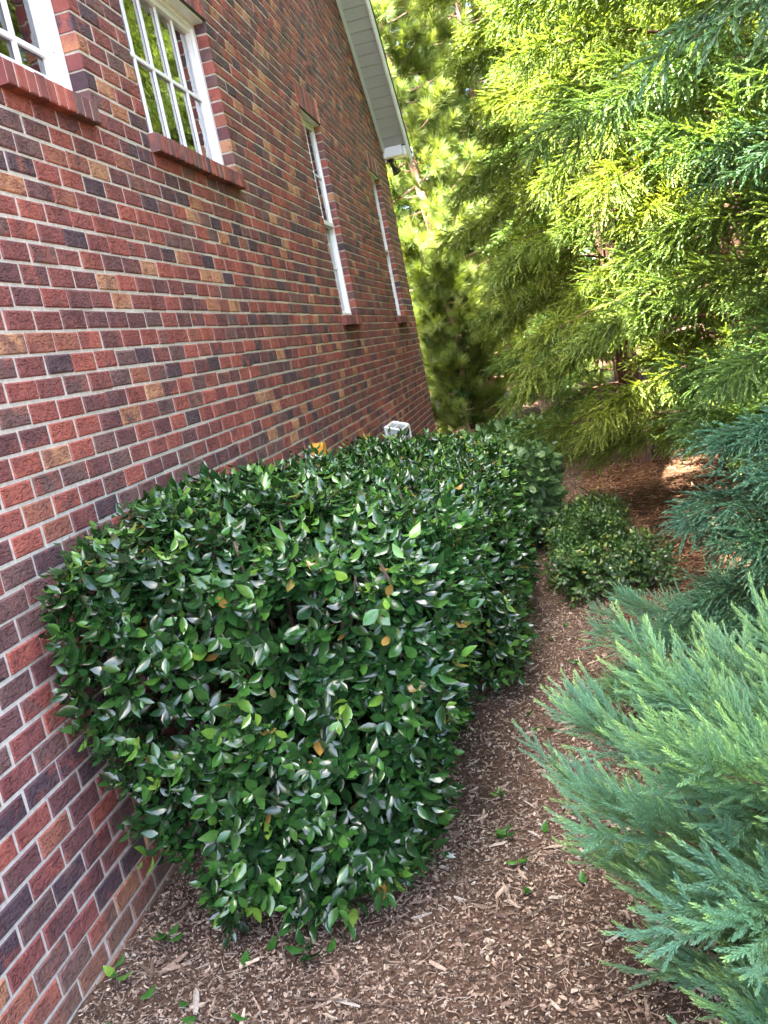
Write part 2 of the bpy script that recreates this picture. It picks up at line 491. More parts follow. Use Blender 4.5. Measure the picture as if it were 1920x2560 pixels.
br = []                                    # y0,y1,z0,z1,x0,x1, smooth
for r in range(-112, 30):
    zt = ztop(r) ; zb = zt - CH + MJ
    if zb < -.12: continue
    off = 0 if r % 2 == 0 else .5
    ymax = YC
    ymin = 0.2
    if zt > Z_EAVE: ymax = min(YC - (zt - Z_EAVE) / SL + .05, YC)
    if zt > 7.8: continue
    jit = rng.normal(0, .0045)
    row = []
    c0 = math.floor((ymin - 2.6428) / BL) - 1
    c1 = math.ceil((ymax - 2.6428) / BL) + 1
    for c in range(c0, c1):
        y0 = (c + off) * BL + 2.6428 + MJ / 2 + jit
        y1 = y0 + BL - MJ + rng.normal(0, .0025)
        y1 = min(y1, ymax); 
        if y1 - y0 < .02: continue
        segs = [(y0, y1)]
        for (a, b_, za, zz) in blocks:
            if zt > za + .03 and zb < zz - .012:
                ns = []
                for (p, q_) in segs:
                    if q_ <= a + .004 or p >= b_ - .004: ns.append((p, q_)); continue
                    if p < a - .004: ns.append((p, a))
                    if q_ > b_ + .004: ns.append((b_, q_))
                segs = ns
        row += [[p, q_] for (p, q_) in segs if q_ - p > .036]
    for (a, b_, za, zz) in blocks:              # close the slivers beside an opening
        if zt > za + .03 and zb < zz - .012:
            rt = [g for g in row if g[0] > b_ - .003]; lf = [g for g in row if g[1] < a + .003]
            if rt and min(rt)[0] - b_ < .07: min(rt)[0] = b_
            if lf and a - max(lf)[1] < .07: max(lf)[1] = a
    for (p, q_) in row:
        br.append((p, q_, zb + rng.normal(0, .0014), zt + rng.normal(0, .0014), -.095, np.clip(rng.normal(0, .0009), -.002, .002), 0))
for W in WIN:
    (a, b_), (c_, d_) = W['y'], W['z']
    z0, z1 = d_ + .006, d_ + .006 + SOLD_H
    n = round((b_ - a + .13) / .0625)
    pit = (b_ - a + .13) / n
    for i in range(n):
        p = a - .065 + i * pit
        br.append((p + .0055, p + pit - .0055, z0, z1 + rng.normal(0, .002), -.095, rng.normal(0, .002), 1))
br = np.array(br)
# brick template: outer ring, bevelled face
def brick_mesh(B, mbx):
    m = len(B)
    y0, y1, z0, z1, x0, x1 = B[:, :6].T
    bv = .0045
    rows = []
    for (xx, g) in ((x0, 0), (x1 - .0035, 0), (x1, bv)):
        for (yy, zz, sy_, sz_) in ((y0, z0, 1, 1), (y1, z0, -1, 1), (y1, z1, -1, -1), (y0, z1, 1, -1)):
            j1 = rng.normal(0, .0011, m) if g else 0
            rows.append(np.stack([xx, yy + sy_ * g + j1, zz + sz_ * g + (rng.normal(0, .0011, m) if g else 0)], -1))
    V = np.stack(rows, 1)
    F = []
    for k in (0, 4):
        for i in range(4): F.append((k + i, k + (i + 1) % 4, k + 4 + (i + 1) % 4, k + 4 + i))
    F.append((8, 9, 10, 11))
    F = np.array(F)
    C = np.empty((m, 12, 3))
    C[..., 0] = rng.random(m)[:, None]; C[..., 1] = rng.random(m)[:, None]
    C[..., 2] = B[:, 6][:, None]
    C[:, :8, 2] = 1.0                       # the sides of a brick are smooth
    mbx.add(V.reshape(-1, 3), (F[None] + (np.arange(m) * 12)[:, None, None]).reshape(-1, 4), C.reshape(-1, 3))
mb = MB(); brick_mesh(br, mb)
mb.build('wall', MT['brick'], house)

# mortar backing: front sheet with the openings left out, and the reveals
mb = MB()
XM = -.0046
ysp = sorted({0.2, YC - .006} | {v for W in WIN for v in (W['y'][0] - .005, W['y'][1] + .005)})
zsp = sorted({-.15, Z_EAVE} | {v for W in WIN for v in (W['z'][0] - .02, W['z'][1] + .006)})
def in_open(y, z):
    return any(W['y'][0] < y < W['y'][1] and W['z'][0] < z < W['z'][1] for W in WIN)
for i in range(len(ysp) - 1):
    for j in range(len(zsp) - 1):
        ya, yb, za, zb = ysp[i], ysp[i + 1], zsp[j], zsp[j + 1]
        if in_open((ya + yb) / 2, (za + zb) / 2): continue
        mb.add([(XM, ya, za), (XM, yb, za), (XM, yb, zb), (XM, ya, zb)], [(0, 1, 2, 3)])
mb.add([(XM, YN, -.15), (XM, .2, -.15), (XM, .2, Z_EAVE), (XM, YN, Z_EAVE)], [(0, 1, 2, 3)])
brk = [YN, SHADE_PEAK_Y, VAL_Y, PEAK_Y, YC]
for a, b_ in zip(brk[:-1], brk[1:]):
    mb.add([(XM, a, Z_EAVE), (XM, b_, Z_EAVE), (XM, b_, profile(b_) + .001), (XM, a, profile(a) + .001)], [(0, 1, 2, 3)])
for W in WIN:
    (a, b_), (c_, d_) = W['y'], W['z']
    for yy in (a - .005, b_ + .005):
        mb.add([(XM, yy, c_ - .02), (-.12, yy, c_ - .02), (-.12, yy, d_ + .006), (XM, yy, d_ + .006)], [(0, 1, 2, 3)])
    for zz in (c_ - .02, d_ + .006):
        mb.add([(XM, a - .005, zz), (XM, b_ + .005, zz), (-.12, b_ + .005, zz), (-.12, a - .005, zz)], [(0, 1, 2, 3)])
mb.build('mortar', MT['mortar'], house)
# brick return at the corner and the far walls
mb = MB()
mb.box(-9, -.10, YC - .2, YC - .006, -.15, Z_EAVE)
mb.box(-9, -.12, YN, YN + .2, -.15, Z_EAVE)
mb.box(-9.2, -9, YN, YC - .006, -.15, Z_EAVE)
mb.box(-9, -.12, YN + .2, YC - .2, 2.0 - .25, 2.0 - .2)   # floor
mb.build('side_wall', MT['dark'], house)

# roof with overhang on the gable
OV = .30
def slope_box(mbx, x0, x1, y0, y1, zoff0, zoff1):
    P = [(y0, profile(y0) + zoff0), (y1, profile(y1) + zoff0), (y1, profile(y1) + zoff1), (y0, profile(y0) + zoff1)]
    mbx.prism(P, 0, x0, x1)
YE = YC + .20
mb = MB()
def roof_slab(ya, za, yb_, zb_):
    mb.prism([(ya, za + .20), (yb_, zb_ + .20), (yb_, zb_ + .24), (ya, za + .24)], 0, -9.4, OV + .045)
roof_slab(PEAK_Y, prof2(PEAK_Y), YE, prof2(YE))
roof_slab(VAL_Y, profile(VAL_Y), PEAK_Y - .002, prof2(PEAK_Y))
roof_slab(SHADE_PEAK_Y, SHADE_PEAK_Z, VAL_Y - .002, profile(VAL_Y))  # this slab and the next roof the added shading gable
roof_slab(YN - .4, profile(YN - .4), SHADE_PEAK_Y - .002, SHADE_PEAK_Z)
roof = mb.build('roof', MT['shingle'], house)
# soffit panels under the rake: each one a lapped board
mb = MB()
y = YC - .06
while y > PEAK_Y + .2:
    y2 = y - .105
    P = [(y2, prof2(y2) + .055), (y - .010, prof2(y - .010) + .049), (y - .010, prof2(y - .010) + .075), (y2, prof2(y2) + .075)]
    mb.prism(P, 0, .032, OV - .002)
    y = y2
mb.build('soffit', MT['soffit'], house)
mb = MB()
def rake_strip(mbx, x0, x1, za, zb, y0=PEAK_Y, y1=YC - .0):
    mbx.prism([(y0, prof2(y0) + za), (y1, prof2(y1) + za), (y1, prof2(y1) + zb), (y0, prof2(y0) + zb)], 0, x0, x1)
rake_strip(mb, .002, .022, -.015, .10)
rake_strip(mb, .0225, .034, .022, .048)
mb.build('frieze_board', MT['frieze'], house)
mb = MB()
rake_strip(mb, OV, OV + .022, .02, .198, PEAK_Y, YC + .18)
rake_strip(mb, OV + .0222, OV + .032, .10, .199, PEAK_Y, YC + .18)
mb.build('fascia', MT['white'], house)
mb = MB()
P = [(YC - .07, Z_EAVE), (YC + .17, Z_EAVE), (YC + .17, Z_EAVE + .06), (YC - .07, Z_EAVE + .23)]
mb.prism(P, 0, .004, OV - .055)
P = [(YC - .072, Z_EAVE - .004), (YC - .055, Z_EAVE - .004), (YC - .055, Z_EAVE + .20), (YC - .072, Z_EAVE + .22)]
mb.prism(P, 0, .0, OV - .05)
mb.build('eave_return', MT['white'], house)
mb = MB()
mb.prism([(YC + .19, Z_EAVE - .01), (YC + .28, Z_EAVE + .02), (YC + .30, Z_EAVE + .11), (YC + .19, Z_EAVE + .11)], 0, -9, OV + .05)
mb.box(OV - .045, OV + .0, YC - .06, YC + .16, Z_EAVE - .012, Z_EAVE + .10)
mb.build('gutter', MT['white'], house)

# windows
def frame_rect(mbx, y0, y1, z0, z1, wd, x0, x1):
    mbx.box(x0, x1, y0, y0 + wd, z0, z1); mbx.box(x0, x1, y1 - wd, y1, z0, z1)
    mbx.box(x0, x1, y0 + wd, y1 - wd, z0, z0 + wd); mbx.box(x0, x1, y0 + wd, y1 - wd, z1 - wd, z1)
for W in WIN:
    (a, b_), (c_, d_) = W['y'], W['z']
    XF = -.066 if W['kind'] == 'dh' else -.078
    f = MB(); g = MB(); mu = MB()
    a2, b2, c2, d2 = a + .004, b_ - .004, c_ + .004, d_ - .004
    if W['kind'] == 'w2':
        frame_rect(f, a2, b2, c2, d2, .034, XF - .05, XF + .012)
        frame_rect(f, a2 + .034, b2 - .034, c2 + .034, d2 - .034, .030, XF - .045, XF - .004)
        gy0, gy1, gz0, gz1 = a2 + .064, b2 - .064, c2 + .064, d2 - .064
        gl = [(gy0, gy1, gz0, gz1, XF - .028)]
        for k in range(1, 5):
            yy = gy0 + (gy1 - gy0) * k / 5
            mu.box(XF - .026, XF - .014, yy - .007, yy + .007, gz0, gz1)
        mu.box(XF - .0255, XF - .0145, gy0, gy1, (gz0 + gz1) / 2 - .009, (gz0 + gz1) / 2 + .009)
    elif W['kind'] == 'w1':
        frame_rect(f, a2, b2, c2, d2, .040, XF - .05, XF + .012)
        frame_rect(f, a2 + .04, b2 - .04, c2 + .04, d2 - .04, .028, XF - .045, XF - .002)
        frame_rect(f, a2 + .068, b2 - .068, c2 + .068, d2 - .068, .028, XF - .05, XF - .012)
        f.box(XF - .002, XF + .008, b2 - .067, b2 - .054, 2.98, 3.06)
        gy0, gy1, gz0, gz1 = a2 + .096, b2 - .096, c2 + .09, d2 - .096
        gl = [(gy0, gy1, gz0, gz1, XF - .033)]
        ym = (gy0 + gy1) / 2
        mu.box(XF - .031, XF - .018, ym - .010, ym + .010, gz0, gz1)
        for zz in (2.965, 3.24):
            mu.box(XF - .0305, XF - .0185, gy0, gy1, zz - .010, zz + .010)
    else:
        frame_rect(f, a2, b2, c2, d2, .030, XF - .06, XF + .008)
        zm = 2.775
        frame_rect(f, a2 + .03, b2 - .03, zm - .02, d2 - .03, .024, XF - .025, XF - .003)
        frame_rect(f, a2 + .03, b2 - .03, c2 + .03, zm + .02, .024, XF - .050, XF - .0255)
        f.box(XF - .004, XF + .014, a2 + .03, b2 - .03, zm - .018, zm + .016)
        gy0, gy1 = a2 + .054, b2 - .054
        gl = [(gy0, gy1, zm + .004, d2 - .054, XF - .012), (gy0, gy1, c2 + .054, zm - .004, XF - .036)]
        ym = (gy0 + gy1) / 2
        for (p, q_, z0, z1, xx) in gl:
            mu.box(xx + .002, xx + .012, ym - .008, ym + .008, z0, z1)
            mu.box(xx + .0025, xx + .0115, p, q_, (z0 + z1) / 2 - .008, (z0 + z1) / 2 + .008)
    wo_ = f.build('window', MT['white'], house)
    wo_['label'] = W['label']
    for (p, q_, z0, z1, xx) in gl:
        g.box(xx - .004, xx, p - .004, q_ + .004, z0 - .004, z1 + .004)
    g.build('pane', MT['glass2' if W['kind'] == 'w1' else 'glass'], wo_)
    mu.build('muntin', MT['white'], wo_)
    # rowlock sill with a sloped top
    sb = []
    s0, s1 = W['sill']
    n = round((s1 - s0) / .0625); pit = (s1 - s0) / n
    mbs = MB()
    for i in range(n):
        p = s0 + i * pit
        sb.append((p + .0035, p + pit - .0035, c_ - SILL_H - .004, c_ - .006 + rng.normal(0, .001), -.07, .040 + rng.normal(0, .0012), 1))
    brick_mesh(np.array(sb), mbs)
    mbs.build('sill', MT['brick'], wo_)
    mm_ = MB(); mm_.box(-.07, .0355, s0 + .004, s1 - .004, c_ - SILL_H - .001, c_ - .010)
    mm_.build('sill_mortar', MT['mortar'], wo_)
    ln = MB(); ln.box(-.09, .004, a - .03, b_ + .03, d_ - .001, d_ + .0045)
    ln.build('lintel', MT['steel'], wo_)
    hb = MB(); hb.box(XF + .013, -.012, a + .002, b_ - .002, d_ - .016, d_ - .0015)
    hb.build('head_board', MT['white'], wo_)
    cu = MB()
    if W['kind'] == 'w1':
        yy = np.linspace(3.22, 3.52, 60); xx = -.20 + .022 * np.sin(yy * 130)
    elif W['kind'] == 'w2':
        yy = np.linspace(4.1, 4.2, 24); xx = -.22 + .02 * np.sin(yy * 110)
    else:
        yy = np.linspace(a - .05, b_ + .05, 60); xx = -.26 + .012 * np.sin(yy * 120)
    V = [(x_, y_, z_) for x_, y_ in zip(xx, yy) for z_ in (c_ - .1, d_ + .1)]
    cu.add(V, [(2 * i, 2 * i + 2, 2 * i + 3, 2 * i + 1) for i in range(len(yy) - 1)])
    cu.build('curtain', MT['curtain'], wo_, smooth=True)

# fittings on the wall
fl = empty('flood_light', (.055, YC + .10, Z_EAVE - .02), 'black flood light hanging under the white eave at the house corner', 'lamp')
mb = MB(); mb.lathe([(.0, 0), (.05, 0), (.05, -.028), (.03, -.04), (0, -.04)], (.055, YC + .10, Z_EAVE - .005), (0, 0, 1))
mb.build('mount', MT['black'], fl, smooth=True)
mb = MB(); mb.tube([(.055, YC + .10, Z_EAVE - .03), (.06, YC + .09, Z_EAVE - .075), (.075, YC + .07, Z_EAVE - .10)], .014, 6)
mb.build('arm', MT['black'], fl, smooth=True)
mb = MB(); mb.lathe([(0, 0), (.022, 0), (.026, .05), (.040, .085), (.058, .125), (.060, .135), (.052, .132), (0, .11)], (.065, YC + .085, Z_EAVE - .065), (.45, -.25, -1))
mb.build('lamp_head', MT['black'], fl, smooth=True)

yb = empty('utility_box', (.0, 5.69, 1.02), 'small yellow plastic box on the brick wall peeking over the hedge', 'utility box')
mb = MB()
for (x0, x1, ins) in ((.002, .018, 0), (.0182, .085, .008)):
    y0, y1, z0, z1 = 5.64 + ins, 5.74 - ins, 1.035 + ins, 1.14 - ins
    c = .018
    P = [(y0 + c, z0), (y1 - c, z0), (y1, z0 + c), (y1, z1 - c), (y1 - c, z1), (y0 + c, z1), (y0, z1 - c), (y0, z0 + c)]
    V = [(x, *p) for x in (x0, x1) for p in P]
    Fq = [(i, (i + 1) % 8, 8 + (i + 1) % 8, 8 + i) for i in range(8)] + [(8, 9, 10, 15), (15, 10, 11, 14), (14, 11, 12, 13)]
    mb.add(V, Fq)
mb.build('cover', MT['yellow'], yb)
mb = MB(); mb.tube([(.035, 5.69, 1.022), (.035, 5.69, .5), (.035, 5.69, .0)], .014, 6)
mb.build('conduit', MT['steel'], yb, smooth=True)
mb = MB(); mb.box(.085, .0885, 5.682, 5.698, 1.06, 1.085); mb.build('latch', MT['yellow'], yb)

wb = empty('wall_box', (.0, 8.36, .55), 'white framed glazed box fixed low on the brick wall behind hedge', 'box')
mb = MB()
def bar(p, q_, t=.012):
    mb.tube([p, q_], t, 4)
A0, A1, B0, B1 = (.01, 8.36, .925), (.155, 8.36, .872), (.01, 8.36, .60), (.155, 8.36, .60)
sh = lambda p, d=.5: (p[0], p[1] + d, p[2])
for p, q_ in ((A0, A1), (A0, B0), (A1, B1), (B0, B1), (A0, sh(A0)), (A1, sh(A1)), (sh(A0), sh(A1)), (sh(A1), sh(B1))): bar(p, q_)
bar((.08, 8.36, .90), (.08, 8.86, .90), .006)
mb.build('frame', MT['white'], wb)
mb = MB()
mb.add([A0, A1, B1, B0], [(0, 1, 2, 3)]); mb.add([A0, A1, sh(A1), sh(A0)], [(0, 1, 2, 3)]); mb.add([A1, B1, sh(B1), sh(A1)], [(0, 1, 2, 3)])
mb.build('pane', MT['clear'], wb)

# ------------------------------------------------------------------ leaves and hedges
def leaf_tpl(wd=.235, fold=.16, curl=.11, rows=5):
    s = np.linspace(0, 1, rows)
    prof = np.array([.06, .78, 1.0, .66, .02]) if rows == 5 else np.sin(np.pi * (s * .94 + .04)) ** .8
    V, t = [], []
    for i, si in enumerate(s):
        hw = wd * prof[i]
        zc = -curl * si ** 2 + .06 * math.sin(si * 3.1)
        for k in (-1, 0, 1):
            V.append((k * hw, si, zc + abs(k) * hw * fold * 2)); t.append(si)
    F = [(3 * i + k, 3 * i + k + 1, 3 * i + k + 4, 3 * i + k + 3) for i in range(rows - 1) for k in (0, 1)]
    V = np.array(V)[:, [0, 2, 1]]           # length along z, normal along y
    V[:, 1] *= -1
    return V, np.array(F), np.array(t)
LEAF = leaf_tpl()
LEAF_R = leaf_tpl(.30, .12, .12)
LEAF3 = leaf_tpl(.30, .15, .2, 3)

def leaf_frames(L, Nn):
    """z along leaf, y = -normal (template's y points down the leaf face)"""
    L = norm(L)
    Nn = norm(Nn - L * np.sum(L * Nn, -1, keepdims=True))
    X = np.cross(Nn, L)
    return np.stack([X, np.cross(L, X), L], -1)

def vnoise(P, f, seed):
    r = np.random.default_rng(seed)
    out = np.zeros(len(P))
    for _ in range(6):
        k = r.normal(0, 1, 3) * f; out += np.sin(P @ k + r.random() * 6.28)
    return out / 6

def hedge(name, label, cat, lo, hi, round_, nsh, nleaf, L, tpl, mat, seed, drop=None, ninner=3000, group=None, bumpy=.038, nstem=30, upb=.6, stick=60, skirt=0):
    r = np.random.default_rng(seed)
    lo, hi = np.array(lo, float), np.array(hi, float)
    base = ((lo[0] + hi[0]) / 2, (lo[1] + hi[1]) / 2, 0)
    root = empty(name, base, label, cat, group)
    c, h = (lo + hi) / 2, (hi - lo) / 2
    # points on a rounded box (not the bottom much)
    sz = hi - lo
    A = np.array([sz[1] * sz[2], sz[1] * sz[2], sz[0] * sz[2], sz[0] * sz[2], sz[0] * sz[1] * 1.25, sz[0] * sz[1] * .5])
    A[0] *= .35
    f = r.choice(6, nsh, p=A / A.sum())
    u = r.uniform(-1, 1, (nsh, 3))
    ax = f // 2
    sg = np.where(f % 2 == 0, -1., 1.)
    sg = np.where(f == 4, 1., np.where(f == 5, -1., sg))
    u[np.arange(nsh), ax] = sg
    P = u * h
    inner = np.clip(P, -(h - round_), h - round_)
    d = P - inner
    dn = np.linalg.norm(d, axis=1, keepdims=True)
    nrm = d / (dn + 1e-9)
    P = inner + nrm * round_
    P = P + c
    if drop is not None: P[:, 2] += drop(P)
    P = P + skirt * np.clip((.75 - P[:, 2:3]) / .65, 0, 1) * np.where(P[:, :1] < c[0], [[.27, .0, 0]], [[-.22, .0, 0]])
    dep = np.minimum(np.abs(r.normal(0, .042, nsh)), .2)
    P = P + nrm * (vnoise(P, 5.5, seed)[:, None] * bumpy * 1.6 + vnoise(P, 14, seed + 1)[:, None] * bumpy - dep[:, None] + .01)
    # thinner spots in the crown
    keep = vnoise(P, 13, seed + 2) + r.uniform(-.40, .65, nsh) > -.20
    P, nrm = P[keep], nrm[keep]
    nsh = len(P)
    D = norm(nrm * .75 + np.array([0, 0, upb]) + r.normal(0, .38, (nsh, 3)))
    Ls, Ns, Ts, sc, g, b3 = [], [], [], [], [], []
    perp = norm(np.cross(D, r.normal(0, 1, (nsh, 3))))
    perp2 = np.cross(D, perp)
    shlen = r.uniform(.05, .11, nsh)
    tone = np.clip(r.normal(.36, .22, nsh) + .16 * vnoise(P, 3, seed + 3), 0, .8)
    young = r.random(nsh) < .06 + .10 * (nrm[:, 2] > .5)
    for k in range(nleaf):
        a = k * 2.4 + r.uniform(-.4, .4, nsh)
        s = (k + .5) / nleaf
        al = np.clip(np.radians(88 - 45 * s) + r.normal(0, .2, nsh), .15, 1.7)
        rad = np.cos(a)[:, None] * perp + np.sin(a)[:, None] * perp2
        Ld = D * np.cos(al)[:, None] + rad * np.sin(al)[:, None] + np.array([0, 0, -.32])
        Nn = D * np.sin(al)[:, None] - rad * np.cos(al)[:, None] + np.array([0, 0, .35]) + nrm * .25 + r.normal(0, .18, (nsh, 3))
        Ls.append(Ld); Ns.append(Nn); Ts.append(P + D * (shlen * s)[:, None])
        sc.append(L * r.uniform(.55, 1.2, nsh) * (1 - .25 * (k == nleaf - 1)))
        t = np.clip(tone + r.normal(0, .10, nsh), 0, .84)
        t = np.where(young & (k >= nleaf - 3), r.uniform(.84, .94, nsh), t)
        t = np.where(r.random(nsh) < .010, r.uniform(.955, 1, nsh), t)
        g.append(t); b3.append(r.random(nsh))
    # leaves inside, shade put into their darker tone so it reads dark and full
    Pi = c + (h - .06) * r.uniform(-1, 1, (ninner, 3))
    if drop is not None: Pi[:, 2] += drop(Pi)
    Pi = Pi + skirt * np.clip((.75 - Pi[:, 2:3]) / .65, 0, 1) * np.where(Pi[:, :1] < c[0], [[.27, .0, 0]], [[-.22, .0, 0]])
    Ls.append(r.normal(0, 1, (ninner, 3))); Ns.append(r.normal(0, 1, (ninner, 3)) + [0, 0, .8]); Ts.append(Pi)
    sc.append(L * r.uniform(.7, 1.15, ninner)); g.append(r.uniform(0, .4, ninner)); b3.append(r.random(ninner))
    Ls, Ns, Ts = map(np.concatenate, (Ls, Ns, Ts)); sc, g, b3 = map(np.concatenate, (sc, g, b3))
    ok = Ts[:, 2] > .015
    ok &= Ts[:, 0] > .02
    Ls, Ns, Ts, sc, g, b3 = Ls[ok], Ns[ok], Ts[ok], sc[ok], g[ok], b3[ok]
    Ls[:, 0] = np.where((Ts[:, 0] < .07) & (Ls[:, 0] < 0), -Ls[:, 0] * .5, Ls[:, 0])
    s3 = np.stack([sc * r.uniform(.85, 1.15, len(sc)), sc, sc], -1)
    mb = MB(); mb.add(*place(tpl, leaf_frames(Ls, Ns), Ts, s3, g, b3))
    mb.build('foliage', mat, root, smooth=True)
    # stems fanning up from the base, some cut ends standing above the clipped top
    mb = MB()
    for i in range(nstem):
        x0 = c[0] + h[0] * r.uniform(-.35, .35); y0 = c[1] + h[1] * r.uniform(-.5, .5)
        x1 = c[0] + h[0] * r.uniform(-.9, .9); y1 = c[1] + h[1] * r.uniform(-.9, .9)
        z1 = hi[2] * r.uniform(.75, .96)
        t = np.linspace(0, 1, 6)[:, None]
        pts = np.array([x0, y0, -.03]) * (1 - t) + np.array([x1, y1, z1]) * t
        pts[:, :2] += np.array([x1 - x0, y1 - y0]) * (.35 * np.sin(t * np.pi)) * r.uniform(-.3, .5)
        mb.tube(pts, np.linspace(.014, .004, 6) * r.uniform(.6, 1.2), 5)
    for i in range(stick):
        x1 = c[0] + h[0] * r.uniform(-.9, .9); y1 = c[1] + h[1] * r.uniform(-.98, .9)
        z1 = hi[2] + r.uniform(-.04, .05)
        if drop is not None: z1 += float(drop(np.array([[x1, y1, hi[2]]]))[0])
        if i % 3 == 0: y1 = lo[1] + r.uniform(.05, .5)
        ln = r.uniform(.10, .24)
        dv = r.normal(0, .2, 2) + [.08, 0]
        p0 = np.array([x1 + dv[0] * ln, y1 + dv[1] * ln, z1 - ln]); p1 = np.array([x1, y1, z1])
        mb.tube([p0, (p0 + p1) / 2 + r.normal(0, .004, 3), p1], [.0055, .005, .0042], 5)
    mb.build('stems', MT['stem'], root, smooth=True)
    return root

def drop1(P):
    # front and right shoulders are lower than the middle of the top; lower skirt drawn in
    z = P[:, 2]
    d = np.where(z > .7, -.035 * np.clip((2.75 - P[:, 1]) / .5, 0, 1) - .13 * np.clip((P[:, 0] - .65) / .5, 0, 1) - .07 * np.clip((P[:, 1] - 3.05) / .5, 0, 1), 0)
    return d * np.clip((z - .7) / .5, 0, 1)

hedge('clipped_hedge', 'nearest glossy dark green clipped hedge bush beside the brick wall', 'hedge', (.06, 2.25, .05), (1.14, 3.72, 1.215), .17,
      5000, 7, .058, LEAF, MT['cam'], 11, drop1, 5200, 'clipped glossy bushes along the wall', stick=64, skirt=1)
hedge('clipped_hedge', 'second glossy clipped bush in the row, behind the nearest bush', 'hedge', (.08, 3.78, .10), (1.21, 6.0, 1.0), .20,
      4600, 7, .056, LEAF, MT['cam'], 21, lambda P: np.where(P[:, 2] > .6, -.14 * np.clip((P[:, 0] - .6) / .7, 0, 1), 0), 4000, 'clipped glossy bushes along the wall', stick=50)
hedge('leafy_shrub', 'dull matte green leafy shrub at the far end of the hedge row', 'shrub', (.45, 6.35, .12), (1.46, 7.9, .74), .25,
      1900, 6, .085, LEAF_R, MT['third'], 31, None, 1500, None, .08, stick=0, upb=.2)
hedge('low_shrub', 'low small leaved shrub with yellow flecks on the mulch', 'shrub', (1.42, 5.1, .03), (2.0, 5.8, .24), .12,
      1700, 6, .034, LEAF3, MT['small'], 41, None, 900, None, .13, 16, stick=0)
hedge('low_shrub', 'smaller low shrub behind the yellow flecked one by the path', 'shrub', (1.42, 6.15, .04), (1.85, 6.7, .24), .14,
      1000, 6, .034, LEAF3, MT['small'], 42, None, 500, None, .10, 10, stick=0)

# ------------------------------------------------------------------ conifers
def shoot_tpl(n, nl, nw, curve, ang=34, seed=0, axis=True, taper=.35, core=None):
    """cord-like shoot of unit length along z, bending towards +x, awl needles all round"""
    r = np.random.default_rng(seed)
    V, F, t = [], [], []
    def ax(s): return np.array([curve * s * s, 0, s])
    for i in range(n):
        s = (i + .5) / n
        a = i * 2.39996 + r.uniform(-.2, .2)
        tg = norm(np.array([2 * curve * s, 0, 1.]))
        e1 = norm(np.cross(tg, [0, 1., 0])); e2 = np.cross(tg, e1)
        rd = np.cos(a) * e1 + np.sin(a) * e2
        sd = np.cross(tg, rd)
        l = nl * (1 - taper * s ** 3) * r.uniform(.85, 1.15)
        g = np.radians(ang * (1 - .45 * s)); d = tg * np.cos(g) + rd * np.sin(g)
        p = ax(s)
        k = len(V)
        V += [p, p + d * l * .42 + sd * nw + rd * l * .05, p + d * l - rd * l * .10, p + d * l * .42 - sd * nw + rd * l * .05]
        F.append((k, k + 1, k + 2, k + 3)); t += [s * .9, s * .95, min(1, s + .08), s * .95]
    if axis:
        for a in (0, np.pi / 2):
            k = len(V)
            e = np.array([-np.sin(a) * 0, np.cos(a), 0]) if a == 0 else np.array([1., 0, 0])
            cw = core or nw * .6
            for s in (0, .5, 1):
                V += [ax(s) + e * cw * (1 - .6 * s), ax(s) - e * cw * (1 - .6 * s)]; t += [s * .8, s * .8]
            F += [(k, k + 1, k + 3, k + 2), (k + 2, k + 3, k + 5, k + 4)]
    return np.array(V), np.array(F), np.array(t)

def rot_about(v, axis, a):
    return v * math.cos(a) + np.cross(axis, v) * math.sin(a) + axis * np.dot(axis, v) * (1 - math.cos(a))

